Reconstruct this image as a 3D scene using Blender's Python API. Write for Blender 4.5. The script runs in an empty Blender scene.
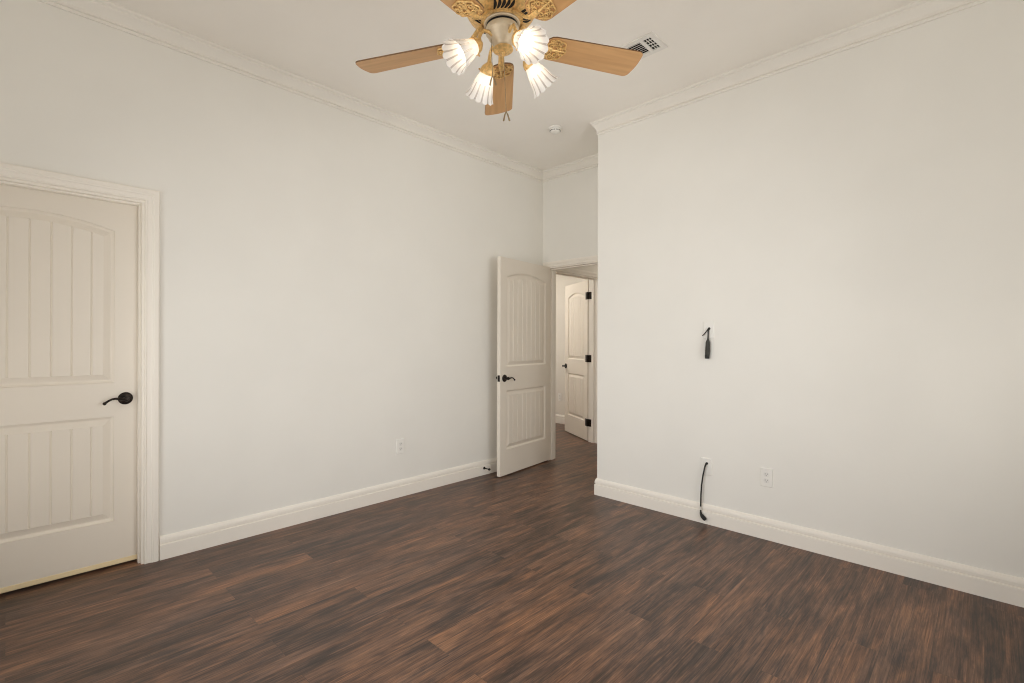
import bpy, bmesh, math, random
from mathutils import Vector, Matrix

# ------------------------------------------------------------------ camera, world, light, exposure
scene = bpy.context.scene
COL = scene.collection
PI = math.pi

CAM_H, CAM_F, CAM_YAW, CAM_ROLL = 1.243, 489.5, 0.7688, 0.003     # metres, focal length in pixels of a 1024 wide frame
Fw = Vector((-math.sin(CAM_YAW), math.cos(CAM_YAW), 0))
Rt = Vector((math.cos(CAM_YAW), math.sin(CAM_YAW), 0))
Up = Vector((0, 0, 1))
ex = Rt * math.cos(CAM_ROLL) + Up * math.sin(CAM_ROLL)
eu = Up * math.cos(CAM_ROLL) - Rt * math.sin(CAM_ROLL)
cam_data = bpy.data.cameras.new('camera')
cam_data.sensor_width = 36.0
cam_data.lens = CAM_F / 1024 * 36
cam_data.shift_y = -0.5 / 1024
cam_data.clip_start = 0.02
cam = bpy.data.objects.new('camera', cam_data)
COL.objects.link(cam)
m = Matrix.Identity(4)
for i in range(3):
    m[i][0], m[i][1], m[i][2] = ex[i], eu[i], -Fw[i]
m[0][3], m[1][3], m[2][3] = 0, 0, CAM_H
cam.matrix_world = m
scene.camera = cam

scene.view_settings.view_transform = 'Standard'
scene.view_settings.look = 'None'
scene.view_settings.gamma = 1.0
scene.view_settings.use_curve_mapping = False
scene.view_settings.exposure = 0.0
scene.cycles.use_denoising = True
scene.cycles.denoising_prefilter = 'NONE'
scene.cycles.use_adaptive_sampling = False
scene.cycles.filter_width = 1.1
scene.cycles.max_bounces = 14
scene.cycles.diffuse_bounces = 8
scene.cycles.transparent_max_bounces = 12
scene.cycles.sample_clamp_indirect = 6.0
scene.cycles.caustics_reflective = False
scene.cycles.caustics_refractive = False

world = bpy.data.worlds.new('sky')
scene.world = world
world.use_nodes = True
bg = world.node_tree.nodes['Background']
bg.inputs[0].default_value = (0.80, 0.90, 1.0, 1)
bg.inputs[1].default_value = 0.6

# setting measurements
XL, YR, YB, XC = -3.357, 3.336, 3.93, -2.262       # left wall, right wall, door wall, side of the entry recess
XE, YS = 0.50, -0.62                               # the two walls behind the camera
ZC = 3.0175
WT = 0.12
XH = -3.39                                         # hall side of the wall with the far door
XHF = -3.52
YFAR = 5.83


def area_light(name, loc, direction, sx, sy, energy, color, spread=180):
    l = bpy.data.lights.new(name, 'AREA')
    l.shape = 'RECTANGLE'
    l.size, l.size_y = sx, sy
    l.energy, l.color = energy, color
    l.spread = math.radians(spread)
    o = bpy.data.objects.new(name, l)
    COL.objects.link(o)
    o.location = loc
    o.rotation_euler = Vector(direction).to_track_quat('-Z', 'Y').to_euler()
    return o


W1 = (-2.75, -0.55, 0.12, 2.15)        # window in the wall behind the camera: x0, x1, z0, z1
W2 = (0.95, 2.60, 0.45, 2.25)          # window in the wall right of the camera: y0, y1, z0, z1
SKY, UPFILL = (0.94, 0.97, 1.0), (1.0, 0.962, 0.90)        # cool light from the sky, added warm upward fill for ceiling and upper walls
C1 = ((W1[0] + W1[1]) / 2, YS - WT - 0.06, (W1[2] + W1[3]) / 2)
C2 = (XE + WT + 0.06, (W2[0] + W2[1]) / 2, (W2[2] + W2[3]) / 2)
area_light('sky_light', C1, (0, 1, -0.35), 2.2, 2.0, 14, SKY, 115)
area_light('up_fill_light', C1, (0, 1, 0.55), 2.2, 2.0, 40, UPFILL)
area_light('sky_light', C2, (-1, 0, -0.35), 1.65, 1.8, 8, SKY, 115)
area_light('up_fill_light', C2, (-1, 0, 0.50), 1.65, 1.8, 32, UPFILL)
area_light('hall_fill_light', (-2.6, 5.6, 2.55), (0, 0, -1), 0.3, 0.3, 9, (1.0, 0.94, 0.84))  # added fill to brighten the hall, no fixture behind it
area_light('far_room_light', (-4.9, 4.3, 2.55), (0, 0, -1), 0.6, 0.6, 26, (1.0, 0.97, 0.93))


# ------------------------------------------------------------------ materials
def new_mat(name):
    mt = bpy.data.materials.new(name)
    mt.use_nodes = True
    return mt, mt.node_tree.nodes, mt.node_tree.links, mt.node_tree.nodes['Principled BSDF']


def N(nodes, kind, **kw):
    n = nodes.new(kind)
    for k, v in kw.items():
        setattr(n, k, v)
    return n


def paint(name, color, rough=0.5, bump=0.0, scale=220.0, vary=0.012, spec=0.3):
    mt, nd, ln, p = new_mat(name)
    tc = N(nd, 'ShaderNodeTexCoord')
    no = N(nd, 'ShaderNodeTexNoise')
    no.inputs['Scale'].default_value = 2.3
    no.inputs['Detail'].default_value = 3
    ln.new(tc.outputs['Object'], no.inputs['Vector'])
    rp = N(nd, 'ShaderNodeValToRGB')
    a = [max(0, c * (1 - vary)) for c in color]
    b = [min(1, c * (1 + vary)) for c in color]
    rp.color_ramp.elements[0].position, rp.color_ramp.elements[1].position = 0.35, 0.65
    rp.color_ramp.elements[0].color = (*a, 1)
    rp.color_ramp.elements[1].color = (*b, 1)
    ln.new(no.outputs['Fac'], rp.inputs['Fac'])
    ln.new(rp.outputs['Color'], p.inputs['Base Color'])
    p.inputs['Roughness'].default_value = rough
    p.inputs['Specular IOR Level'].default_value = spec
    if bump:
        n2 = N(nd, 'ShaderNodeTexNoise')
        n2.inputs['Scale'].default_value = scale
        n2.inputs['Detail'].default_value = 2
        ln.new(tc.outputs['Object'], n2.inputs['Vector'])
        bp = N(nd, 'ShaderNodeBump')
        bp.inputs['Strength'].default_value = bump
        bp.inputs['Distance'].default_value = 0.002
        ln.new(n2.outputs['Fac'], bp.inputs['Height'])
        ln.new(bp.outputs['Normal'], p.inputs['Normal'])
    return mt


def metal(name, color, rough=0.4, metallic=0.8, vary=0.25, scale=60):
    mt, nd, ln, p = new_mat(name)
    tc = N(nd, 'ShaderNodeTexCoord')
    no = N(nd, 'ShaderNodeTexNoise')
    no.inputs['Scale'].default_value = scale
    no.inputs['Detail'].default_value = 4
    ln.new(tc.outputs['Object'], no.inputs['Vector'])
    rp = N(nd, 'ShaderNodeValToRGB')
    rp.color_ramp.elements[0].position, rp.color_ramp.elements[1].position = 0.35, 0.65
    rp.color_ramp.elements[0].color = (*[c * (1 - vary) for c in color], 1)
    rp.color_ramp.elements[1].color = (*[min(1, c * (1 + vary)) for c in color], 1)
    ln.new(no.outputs['Fac'], rp.inputs['Fac'])
    ln.new(rp.outputs['Color'], p.inputs['Base Color'])
    p.inputs['Roughness'].default_value = rough
    p.inputs['Metallic'].default_value = metallic
    return mt


M = {}
M['wall'] = paint('wall_paint', (0.86, 0.845, 0.80), 0.62, 0.05, 260)
M['ceiling'] = paint('ceiling_paint', (0.93, 0.90, 0.85), 0.75, 0.08, 160)
M['trim'] = paint('trim_paint', (0.90, 0.858, 0.79), 0.45, 0.0, spec=0.3)
M['crown'] = paint('crown_paint', (0.86, 0.832, 0.78), 0.5, 0.0, spec=0.3)
M['door'] = paint('door_paint', (0.82, 0.762, 0.675), 0.38, 0.0, spec=0.45)
M['plate'] = paint('white_plastic', (0.86, 0.845, 0.805), 0.35, 0, vary=0.005)
M['socket'] = paint('socket_plastic', (0.80, 0.785, 0.75), 0.4, 0, vary=0.005)
M['slot'] = paint('outlet_slot', (0.22, 0.21, 0.20), 0.8, 0)
M['dark'] = paint('dark_recess', (0.02, 0.018, 0.016), 0.8, 0)
M['black_cable'] = paint('black_cable_rubber', (0.022, 0.022, 0.02), 0.55, 0.2, 500, 0.2)
M['sleeve'] = paint('braided_sleeve', (0.045, 0.045, 0.04), 0.7, 0.6, 900, 0.35)
M['tape'] = paint('white_tape', (0.72, 0.70, 0.66), 0.5, 0)
M['bronze'] = metal('oil_rubbed_bronze', (0.028, 0.022, 0.018), 0.38, 0.75)
M['gold'] = metal('antique_gold', (0.76, 0.50, 0.20), 0.42, 0.4, 0.20, 90)
M['cream'] = metal('cream_enamel', (0.66, 0.55, 0.39), 0.4, 0.1, 0.06, 40)
M['chain'] = metal('aged_brass_chain', (0.32, 0.24, 0.14), 0.45, 0.7)
M['yellow_strip'] = paint('pale_yellow', (0.86, 0.72, 0.46), 0.5, 0.1, 120, 0.06)
M['vent'] = paint('vent_enamel', (0.82, 0.80, 0.76), 0.4, 0, vary=0.005)
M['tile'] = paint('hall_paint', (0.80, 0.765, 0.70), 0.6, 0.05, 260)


def floor_material():
    mt, nd, ln, p = new_mat('walnut_plank_floor')
    tc = N(nd, 'ShaderNodeTexCoord')
    sep = N(nd, 'ShaderNodeSeparateXYZ')
    ln.new(tc.outputs['Object'], sep.inputs[0])
    cmb = N(nd, 'ShaderNodeCombineXYZ')               # planks run along the room's long axis (y)
    ln.new(sep.outputs['Y'], cmb.inputs['X'])
    ln.new(sep.outputs['X'], cmb.inputs['Y'])
    br = N(nd, 'ShaderNodeTexBrick', offset=0.37, offset_frequency=2, squash=1.0)
    br.inputs['Color1'].default_value = (0, 0, 0, 1)
    br.inputs['Color2'].default_value = (1, 1, 1, 1)
    br.inputs['Mortar'].default_value = (0.5, 0.5, 0.5, 1)
    br.inputs['Scale'].default_value = 1.0
    br.inputs['Mortar Size'].default_value = 0.0008
    br.inputs['Mortar Smooth'].default_value = 0.2
    br.inputs['Bias'].default_value = 0.0
    br.inputs['Brick Width'].default_value = 1.22
    br.inputs['Row Height'].default_value = 0.152
    ln.new(cmb.outputs[0], br.inputs['Vector'])
    # shift the grain of every plank by its own random value
    mul = N(nd, 'ShaderNodeVectorMath', operation='MULTIPLY')
    mul.inputs[1].default_value = (37.0, 91.0, 13.0)
    ln.new(br.outputs['Color'], mul.inputs[0])

    def grain(sx, sy, detail, rough, dist=0.0):
        sc = N(nd, 'ShaderNodeVectorMath', operation='MULTIPLY')
        sc.inputs[1].default_value = (sx, sy, 1)
        ln.new(cmb.outputs[0], sc.inputs[0])
        ad = N(nd, 'ShaderNodeVectorMath', operation='ADD')
        ln.new(sc.outputs[0], ad.inputs[0])
        ln.new(mul.outputs[0], ad.inputs[1])
        no = N(nd, 'ShaderNodeTexNoise')
        no.inputs['Scale'].default_value = 1.0
        no.inputs['Detail'].default_value = detail
        no.inputs['Roughness'].default_value = rough
        no.inputs['Distortion'].default_value = dist
        ln.new(ad.outputs[0], no.inputs['Vector'])
        return no.outputs['Fac']

    coarse = grain(1.7, 13.5, 8, 0.70, 0.8)
    fine = grain(6.5, 105.0, 6, 0.75, 0.6)
    blotch = grain(3.2, 7.5, 5, 0.65, 0.7)
    hue = grain(1.1, 9.0, 3, 0.6, 0.5)

    def math_(op, a, b):
        n = N(nd, 'ShaderNodeMath', operation=op)
        for i, v in enumerate((a, b)):
            if isinstance(v, (int, float)):
                n.inputs[i].default_value = v
            else:
                ln.new(v, n.inputs[i])
        return n.outputs[0]

    sepc = N(nd, 'ShaderNodeSeparateColor')
    ln.new(br.outputs['Color'], sepc.inputs[0])
    tone = math_('ADD', math_('MULTIPLY', coarse, 0.50), math_('MULTIPLY', fine, 0.36))
    tone = math_('ADD', tone, math_('MULTIPLY', blotch, 0.20))
    tone = math_('ADD', tone, math_('MULTIPLY', math_('SUBTRACT', sepc.outputs[0], 0.5), 0.05))
    pores = grain(2.4, 190.0, 4, 0.7, 0.25)
    rp = N(nd, 'ShaderNodeValToRGB')
    e = rp.color_ramp.elements
    e[0].position, e[0].color = 0.425, (0.036, 0.025, 0.020, 1)
    e[1].position, e[1].color = 0.64, (0.262, 0.136, 0.076, 1)
    for pos, c in ((0.475, (0.062, 0.038, 0.028, 1)), (0.525, (0.108, 0.060, 0.041, 1)), (0.575, (0.167, 0.089, 0.056, 1))):
        q = rp.color_ramp.elements.new(pos)
        q.color = c
    ln.new(tone, rp.inputs['Fac'])
    mx = N(nd, 'ShaderNodeMix', data_type='RGBA')
    ln.new(br.outputs['Fac'], mx.inputs['Factor'])
    pm = N(nd, 'ShaderNodeMapRange')                    # thin dark pore lines and pale hairlines along the grain
    pm.inputs['From Min'].default_value, pm.inputs['From Max'].default_value = 0.33, 0.64
    pm.inputs['To Min'].default_value, pm.inputs['To Max'].default_value = 0.50, 1.42
    ln.new(pores, pm.inputs['Value'])
    vm = N(nd, 'ShaderNodeVectorMath', operation='SCALE')
    hr = N(nd, 'ShaderNodeValToRGB')
    hr.color_ramp.elements[0].position, hr.color_ramp.elements[0].color = 0.36, (0.93, 0.98, 1.05, 1)
    hr.color_ramp.elements[1].position, hr.color_ramp.elements[1].color = 0.64, (1.09, 1.01, 0.92, 1)
    ln.new(hue, hr.inputs['Fac'])
    hm = N(nd, 'ShaderNodeVectorMath', operation='MULTIPLY')
    ln.new(rp.outputs['Color'], hm.inputs[0])
    ln.new(hr.outputs['Color'], hm.inputs[1])
    ln.new(hm.outputs[0], vm.inputs[0])
    ln.new(pm.outputs[0], vm.inputs['Scale'])
    ln.new(vm.outputs[0], mx.inputs['A'])
    mx.inputs['B'].default_value = (0.055, 0.036, 0.027, 1)
    ln.new(mx.outputs['Result'], p.inputs['Base Color'])
    ro = math_('ADD', math_('MULTIPLY', fine, 0.14), 0.31)
    ln.new(ro, p.inputs['Roughness'])
    p.inputs['Specular IOR Level'].default_value = 0.42
    bp = N(nd, 'ShaderNodeBump')
    bp.inputs['Strength'].default_value = 0.22
    bp.inputs['Distance'].default_value = 0.0015
    hh = math_('SUBTRACT', fine, math_('MULTIPLY', br.outputs['Fac'], 0.9))
    ln.new(hh, bp.inputs['Height'])
    ln.new(bp.outputs['Normal'], p.inputs['Normal'])
    return mt


M['floor'] = floor_material()


def maple_material():
    mt, nd, ln, p = new_mat('honey_maple_veneer')
    tc = N(nd, 'ShaderNodeTexCoord')
    mp = N(nd, 'ShaderNodeMapping')
    mp.inputs['Scale'].default_value = (3.0, 42.0, 10.0)
    ln.new(tc.outputs['Object'], mp.inputs['Vector'])
    no = N(nd, 'ShaderNodeTexNoise')
    no.inputs['Scale'].default_value = 1.0
    no.inputs['Detail'].default_value = 5
    no.inputs['Distortion'].default_value = 0.5
    ln.new(mp.outputs['Vector'], no.inputs['Vector'])
    rp = N(nd, 'ShaderNodeValToRGB')
    rp.color_ramp.elements[0].position, rp.color_ramp.elements[1].position = 0.3, 0.7
    rp.color_ramp.elements[0].color = (0.50, 0.275, 0.112, 1)
    rp.color_ramp.elements[1].color = (0.62, 0.355, 0.155, 1)
    ln.new(no.outputs['Fac'], rp.inputs['Fac'])
    ln.new(rp.outputs['Color'], p.inputs['Base Color'])
    p.inputs['Roughness'].default_value = 0.42
    return mt


M['maple'] = maple_material()
M['blade_edge'] = paint('dark_blade_edge', (0.16, 0.085, 0.035), 0.5, 0)


def shade_glass(name, color, translucent, clear):
    mt, nd, ln, p = new_mat(name)
    out = nd['Material Output']
    p.inputs['Base Color'].default_value = (*color, 1)
    p.inputs['Roughness'].default_value = 0.22
    tl = N(nd, 'ShaderNodeBsdfTranslucent')
    tl.inputs['Color'].default_value = (*color, 1)
    tr = N(nd, 'ShaderNodeBsdfTransparent')
    tr.inputs['Color'].default_value = (0.97, 0.96, 0.95, 1)
    tc = N(nd, 'ShaderNodeTexCoord')
    no = N(nd, 'ShaderNodeTexNoise')
    no.inputs['Scale'].default_value = 40
    ln.new(tc.outputs['Object'], no.inputs['Vector'])
    rr = N(nd, 'ShaderNodeMapRange')
    rr.inputs['To Min'].default_value, rr.inputs['To Max'].default_value = clear * 0.75, clear * 1.25
    ln.new(no.outputs['Fac'], rr.inputs['Value'])
    m1 = N(nd, 'ShaderNodeMixShader')
    m1.inputs[0].default_value = translucent
    ln.new(p.outputs[0], m1.inputs[1])
    ln.new(tl.outputs[0], m1.inputs[2])
    m2 = N(nd, 'ShaderNodeMixShader')
    ln.new(rr.outputs[0], m2.inputs[0])
    ln.new(m1.outputs[0], m2.inputs[1])
    ln.new(tr.outputs[0], m2.inputs[2])
    ln.new(m2.outputs[0], out.inputs['Surface'])
    return mt


M['shade'] = shade_glass('frosted_ribbed_glass', (0.93, 0.92, 0.91), 0.40, 0.12)
M['groove'] = shade_glass('clear_groove_glass', (0.62, 0.58, 0.55), 0.30, 0.30)


def bulb_mat():
    mt, nd, ln, p = new_mat('lit_bulb')
    p.inputs['Base Color'].default_value = (1, 1, 1, 1)
    p.inputs['Emission Color'].default_value = (1.0, 0.83, 0.60, 1)
    p.inputs['Emission Strength'].default_value = 2.8
    return mt


M['bulb'] = bulb_mat()


def pane_mat():
    mt, nd, ln, p = new_mat('window_glass')
    out = nd['Material Output']
    tr = N(nd, 'ShaderNodeBsdfTransparent')
    gl = N(nd, 'ShaderNodeBsdfGlossy')
    gl.inputs['Roughness'].default_value = 0.02
    fr = N(nd, 'ShaderNodeFresnel')
    mx = N(nd, 'ShaderNodeMixShader')
    ln.new(fr.outputs[0], mx.inputs[0])
    ln.new(tr.outputs[0], mx.inputs[1])
    ln.new(gl.outputs[0], mx.inputs[2])
    ln.new(mx.outputs[0], out.inputs['Surface'])
    return mt


M['pane'] = pane_mat()


# ------------------------------------------------------------------ mesh helpers
class MB:
    """collects shapes; build() links them as ONE mesh object"""

    def __init__(self):
        self.v, self.f, self.mi = [], [], []
        self.cur = 0

    def add(self, vs, fs, mi=None):
        o = len(self.v)
        self.v += [tuple(p) for p in vs]
        for f in fs:
            self.f.append(tuple(i + o for i in f))
            self.mi.append(self.cur if mi is None else mi)
        return self

    def box(self, x0, x1, y0, y1, z0, z1):
        return self.add([(x0, y0, z0), (x1, y0, z0), (x1, y1, z0), (x0, y1, z0), (x0, y0, z1), (x1, y0, z1), (x1, y1, z1), (x0, y1, z1)],
                        [(0, 3, 2, 1), (4, 5, 6, 7), (0, 1, 5, 4), (1, 2, 6, 5), (2, 3, 7, 6), (3, 0, 4, 7)])

    def lathe(self, prof, n=32, M4=None, cap=False):
        vs, fs = [], []
        for r, z in prof:
            for k in range(n):
                a = 2 * PI * k / n
                vs.append(Vector((r * math.cos(a), r * math.sin(a), z)))
        for i in range(len(prof) - 1):
            for k in range(n):
                k2 = (k + 1) % n
                fs.append((i * n + k, i * n + k2, (i + 1) * n + k2, (i + 1) * n + k))
        if cap:
            fs.append(tuple(range(n))[::-1])
            fs.append(tuple((len(prof) - 1) * n + k for k in range(n)))
        if M4:
            vs = [M4 @ v for v in vs]
        return self.add(vs, fs)

    def tube(self, pts, radii, n=10, caps=True, flat=1.0):
        pts = [Vector(p) for p in pts]
        if not isinstance(radii, (list, tuple)):
            radii = [radii] * len(pts)
        vs, fs = [], []
        up = None
        for i, p in enumerate(pts):
            t = (pts[min(i + 1, len(pts) - 1)] - pts[max(i - 1, 0)]).normalized()
            if up is None:
                up = Vector((0, 0, 1)) if abs(t.z) < 0.9 else Vector((1, 0, 0))
            s = t.cross(up).normalized()
            up = s.cross(t).normalized()
            for k in range(n):
                a = 2 * PI * k / n
                vs.append(p + s * math.cos(a) * radii[i] + up * math.sin(a) * radii[i] * flat)
        for i in range(len(pts) - 1):
            for k in range(n):
                k2 = (k + 1) % n
                fs.append((i * n + k, i * n + k2, (i + 1) * n + k2, (i + 1) * n + k))
        if caps:
            fs.append(tuple(range(n))[::-1])
            fs.append(tuple((len(pts) - 1) * n + k for k in range(n)))
        return self.add(vs, fs)

    def ball(self, c, r, n=16, m_=10, sz=1.0):
        prof = [(r * math.sin(PI * i / m_), -r * sz * math.cos(PI * i / m_)) for i in range(m_ + 1)]
        prof[0] = (1e-5, prof[0][1])
        prof[-1] = (1e-5, prof[-1][1])
        return self.lathe(prof, n, Matrix.Translation(c))

    def prism(self, poly, z0, z1, M4=None):
        n = len(poly)
        vs = [Vector((x, y, z0)) for x, y in poly] + [Vector((x, y, z1)) for x, y in poly]
        fs = [tuple(range(n))[::-1], tuple(range(n, 2 * n))]
        fs += [(i, (i + 1) % n, (i + 1) % n + n, i + n) for i in range(n)]
        if M4:
            vs = [M4 @ v for v in vs]
        return self.add(vs, fs)

    def build(self, name, mats, parent=None, smooth=None, bevel=0.0, weld=True):
        me = bpy.data.meshes.new(name)
        me.from_pydata([tuple(p) for p in self.v], [], self.f)
        mats = mats if isinstance(mats, (list, tuple)) else [mats]
        for mm in mats:
            me.materials.append(mm)
        me.polygons.foreach_set('material_index', self.mi)
        bm = bmesh.new()
        bm.from_mesh(me)
        if weld:
            bmesh.ops.remove_doubles(bm, verts=bm.verts, dist=2e-5)
        bmesh.ops.recalc_face_normals(bm, faces=bm.faces)
        if smooth is not None:
            for f in bm.faces:
                f.smooth = True
            for e in bm.edges:
                if len(e.link_faces) == 2 and e.calc_face_angle(0) > math.radians(smooth):
                    e.smooth = False
        bm.to_mesh(me)
        bm.free()
        o = bpy.data.objects.new(name, me)
        COL.objects.link(o)
        if parent:
            o.parent = parent
        if bevel:
            b = o.modifiers.new('bevel', 'BEVEL')
            b.width, b.segments, b.limit_method = bevel, 2, 'ANGLE'
        return o


def tag(o, label=None, cat=None, group=None, kind=None):
    if label:
        o['label'] = label
    if cat:
        o['category'] = cat
    if group:
        o['group'] = group
    if kind:
        o['kind'] = kind
    return o


def empty(name, loc, rz=0.0):
    o = bpy.data.objects.new(name, None)
    o.empty_display_size = 0.05
    COL.objects.link(o)
    o.location = loc
    o.rotation_euler = (0, 0, rz)
    return o


def copy_tree(o, parent=None):
    c = o.copy()
    COL.objects.link(c)
    c.parent = parent
    for ch in list(o.children):
        copy_tree(ch, c)
    return c


def struct(o, label, cat):
    return tag(o, label, cat, kind='structure')


# ------------------------------------------------------------------ floor, ceiling, walls
b = MB().box(-6.6, XE + WT, YS - WT, 7.2, -0.12, 0.0)
struct(b.build('floor', M['floor']), 'dark walnut brown plank floor running through the room and the hall', 'floor')
b = MB()
b.box(XL - WT, XE + WT, YS - WT, YB + WT, ZC, ZC + 0.12)
struct(b.build('ceiling', M['ceiling']), 'plain off white ceiling above the bedroom and fan', 'ceiling')

D1A, D1B, D1T = -0.372, 0.535, 2.014          # first door: y range and top of its opening in the left wall
D2A, D2B, D2T = -3.285, -2.39, 2.010           # second door: x range and top of its opening in the recess wall
D3A, D3B, D3T = 4.16, 5.012, 2.016             # far door: y range and top of its opening in the hall wall

b = MB()
b.box(XL - WT, XL, YS - WT, D1A, 0, ZC)
b.box(XL - WT, XL, D1B, YB, 0, ZC)
b.box(XL - WT, XL, D1A, D1B, D1T, ZC)
struct(b.build('wall_left', M['wall']), 'long pale white wall on the left with the closed door in it', 'wall')
b = MB().box(XC, XE + WT, YR, YB + WT, 0, ZC)
struct(b.build('wall_right', M['wall']), 'plain white wall on the right with cables and outlets', 'wall')
b = MB()
b.box(XL - WT, D2A, YB, YB + WT, 0, ZC)
b.box(D2B, XC, YB, YB + WT, 0, ZC)
b.box(D2A, D2B, YB, YB + WT, D2T, ZC)
struct(b.build('wall_back', M['wall']), 'short white wall above the open doorway in the recess', 'wall')
b = MB()
b.box(XL - WT, W1[0], YS - WT, YS, 0, ZC)
b.box(W1[1], XE + WT, YS - WT, YS, 0, ZC)
b.box(W1[0], W1[1], YS - WT, YS, 0, W1[2])
b.box(W1[0], W1[1], YS - WT, YS, W1[3], ZC)
struct(b.build('wall_front', M['wall']), 'white window wall behind the camera', 'wall')
b = MB()
b.box(XE, XE + WT, YS, W2[0], 0, ZC)
b.box(XE, XE + WT, W2[1], YR, 0, ZC)
b.box(XE, XE + WT, W2[0], W2[1], 0, W2[2])
b.box(XE, XE + WT, W2[0], W2[1], W2[3], ZC)
struct(b.build('wall_side', M['wall']), 'white window wall to the right of the camera', 'wall')

# added unseen enclosure, keeps sky light out of the gap under the door
b = MB()
b.box(-4.5, -4.4, -1.0, 1.3, 0, 2.5)
b.box(-4.4, XL - WT, -1.0, -0.9, 0, 2.5)
b.box(-4.4, XL - WT, 1.2, 1.3, 0, 2.5)
b.box(-4.5, XL - WT, -1.0, 1.3, 2.5, 2.6)
struct(b.build('wall_light_block', M['tile']), 'added unseen cream walls blocking light behind the closed door', 'wall')

# hall and far room
b = MB()
b.box(XHF, XH, YB + WT, D3A, 0, 2.62)
b.box(XHF, XH, D3B, 7.0, 0, 2.62)
b.box(XHF, XH, D3A, D3B, D3T, 2.62)
struct(b.build('wall_hall', M['tile']), 'cream hall wall beyond the doorway holding the far door', 'wall')
b = MB().box(-6.5, XHF, YFAR, YFAR + 0.1, 0, 2.62)
struct(b.build('wall_far', M['tile']), 'cream wall of the far room seen behind the far door', 'wall')
b = MB()
b.box(-6.6, -6.5, YB + WT, YFAR + 0.1, 0, 2.62)
b.box(-6.5, XL - WT - 0.002, YB, YB + WT, 0, 2.62)
struct(b.build('wall_rear', M['tile']), 'cream side walls enclosing the far room', 'wall')
b = MB()
b.box(-1.70, -1.58, YB + WT, 7.0, 0, 2.62)
b.box(XHF, -1.58, 7.0, 7.12, 0, 2.62)
struct(b.build('wall_end', M['tile']), 'cream walls closing the end of the hall', 'wall')
b = MB().box(-6.6, -1.58, YB + WT, 7.12, 2.62, 2.72)
struct(b.build('ceiling', M['ceiling']), 'lower ceiling of the hall beyond the doorway', 'ceiling')

# ------------------------------------------------------------------ mouldings (mitred, one per wall)
BASE = [(0, 0), (0.017, 0), (0.017, 0.082), (0.0155, 0.0855), (0.0085, 0.087), (0.0085, 0.0915), (0.0145, 0.093), (0.0145, 0.107),
        (0.012, 0.118), (0.008, 0.126), (0.005, 0.131), (0, 0.131)]
CROWN = [(0, -0.106), (0.007, -0.106), (0.009, -0.096), (0.0045, -0.094), (0.0045, -0.089), (0.0135, -0.086), (0.0135, -0.078), (0.0085, -0.075), (0.0095, -0.068), (0.0145, -0.058),
         (0.021, -0.047), (0.028, -0.037), (0.034, -0.030), (0.0355, -0.027), (0.0355, -0.019), (0.040, -0.017), (0.046, -0.012), (0.047, -0.008), (0.047, 0), (0, 0)]


def mould(pts, i, prof, z0, mat, name, label, cat, mitre=(True, True), trimmed=None, closed=False):
    """one straight piece between pts[i] and pts[i+1]; the room lies on the left of the path"""
    n_ = len(pts)
    p0, p1 = Vector(pts[i]), Vector(pts[(i + 1) % n_])
    d = (p1 - p0).normalized()
    nn = Vector((-d.y, d.x))

    def corner(p, q):
        dq = q.normalized()
        nq = Vector((-dq.y, dq.x))
        return (nn + nq) / (1 + nn.dot(nq))
    a_off = corner(p0, p0 - Vector(pts[i - 1])) if mitre[0] else nn
    b_off = corner(p1, Vector(pts[(i + 2) % n_]) - p1) if mitre[1] else nn
    if trimmed:
        if trimmed[0] is not None:
            p0, a_off = p0 + d * trimmed[0], nn
        if trimmed[1] is not None:
            p1, b_off = p1 - d * trimmed[1], nn
    k = len(prof)
    vs = [(*(p0 + a_off * u), z0 + z) for u, z in prof] + [(*(p1 + b_off * u), z0 + z) for u, z in prof]
    fs = [(j, (j + 1) % k, (j + 1) % k + k, j + k) for j in range(k)] + [tuple(range(k))[::-1], tuple(range(k, 2 * k))]
    o = MB().add(vs, fs).build(name, mat, smooth=None)
    return struct(o, label, cat)


ROOM = [(XL, YB), (XL, YS), (XE, YS), (XE, YR), (XC, YR), (XC, YB)]
names = ['left wall', 'window wall behind the camera', 'window wall beside the camera', 'right wall', 'side of the entry recess', 'wall above the doorway']
for i in range(6):
    mould(ROOM, i, CROWN, ZC, M['crown'], 'trim_%d' % (i + 1), 'cream crown moulding along the top of the ' + names[i], 'crown moulding')
CW = 0.066
mould(ROOM, 0, BASE, 0, M['trim'], 'baseboard_left', 'cream baseboard along the left wall from door casing to recess', 'baseboard', trimmed=(0.02, (D1B + 0.004 + CW) - YS))
mould(ROOM, 0, BASE, 0, M['trim'], 'baseboard_near', 'cream baseboard on the left wall nearer than the closed door', 'baseboard', trimmed=(YB - (D1A - 0.004 - CW), None))
mould(ROOM, 1, BASE, 0, M['trim'], 'baseboard_front', 'cream baseboard under the window behind the camera', 'baseboard')
mould(ROOM, 2, BASE, 0, M['trim'], 'baseboard_side', 'cream baseboard under the window beside the camera', 'baseboard')
mould(ROOM, 3, BASE, 0, M['trim'], 'baseboard_right', 'cream baseboard along the foot of the right wall', 'baseboard')
mould(ROOM, 4, BASE, 0, M['trim'], 'baseboard_back', 'cream baseboard on the side of the entry recess', 'baseboard', trimmed=(None, 0.02))
FAR = [(XHF, YFAR), (-6.5, YFAR)]
mould(FAR, 0, BASE, 0, M['trim'], 'baseboard_far', 'cream baseboard of the far room seen past the open door', 'baseboard', mitre=(False, False))

CASING = [(0, 0), (0, 0.009), (0.003, 0.012), (0.007, 0.012), (0.010, 0.009), (0.022, 0.0105), (0.030, 0.0125), (0.034, 0.016), (0.040, 0.0165),
          (0.043, 0.0185), (0.060, 0.0185), (0.064, 0.017), (CW, 0.013), (CW, 0)]


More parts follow.
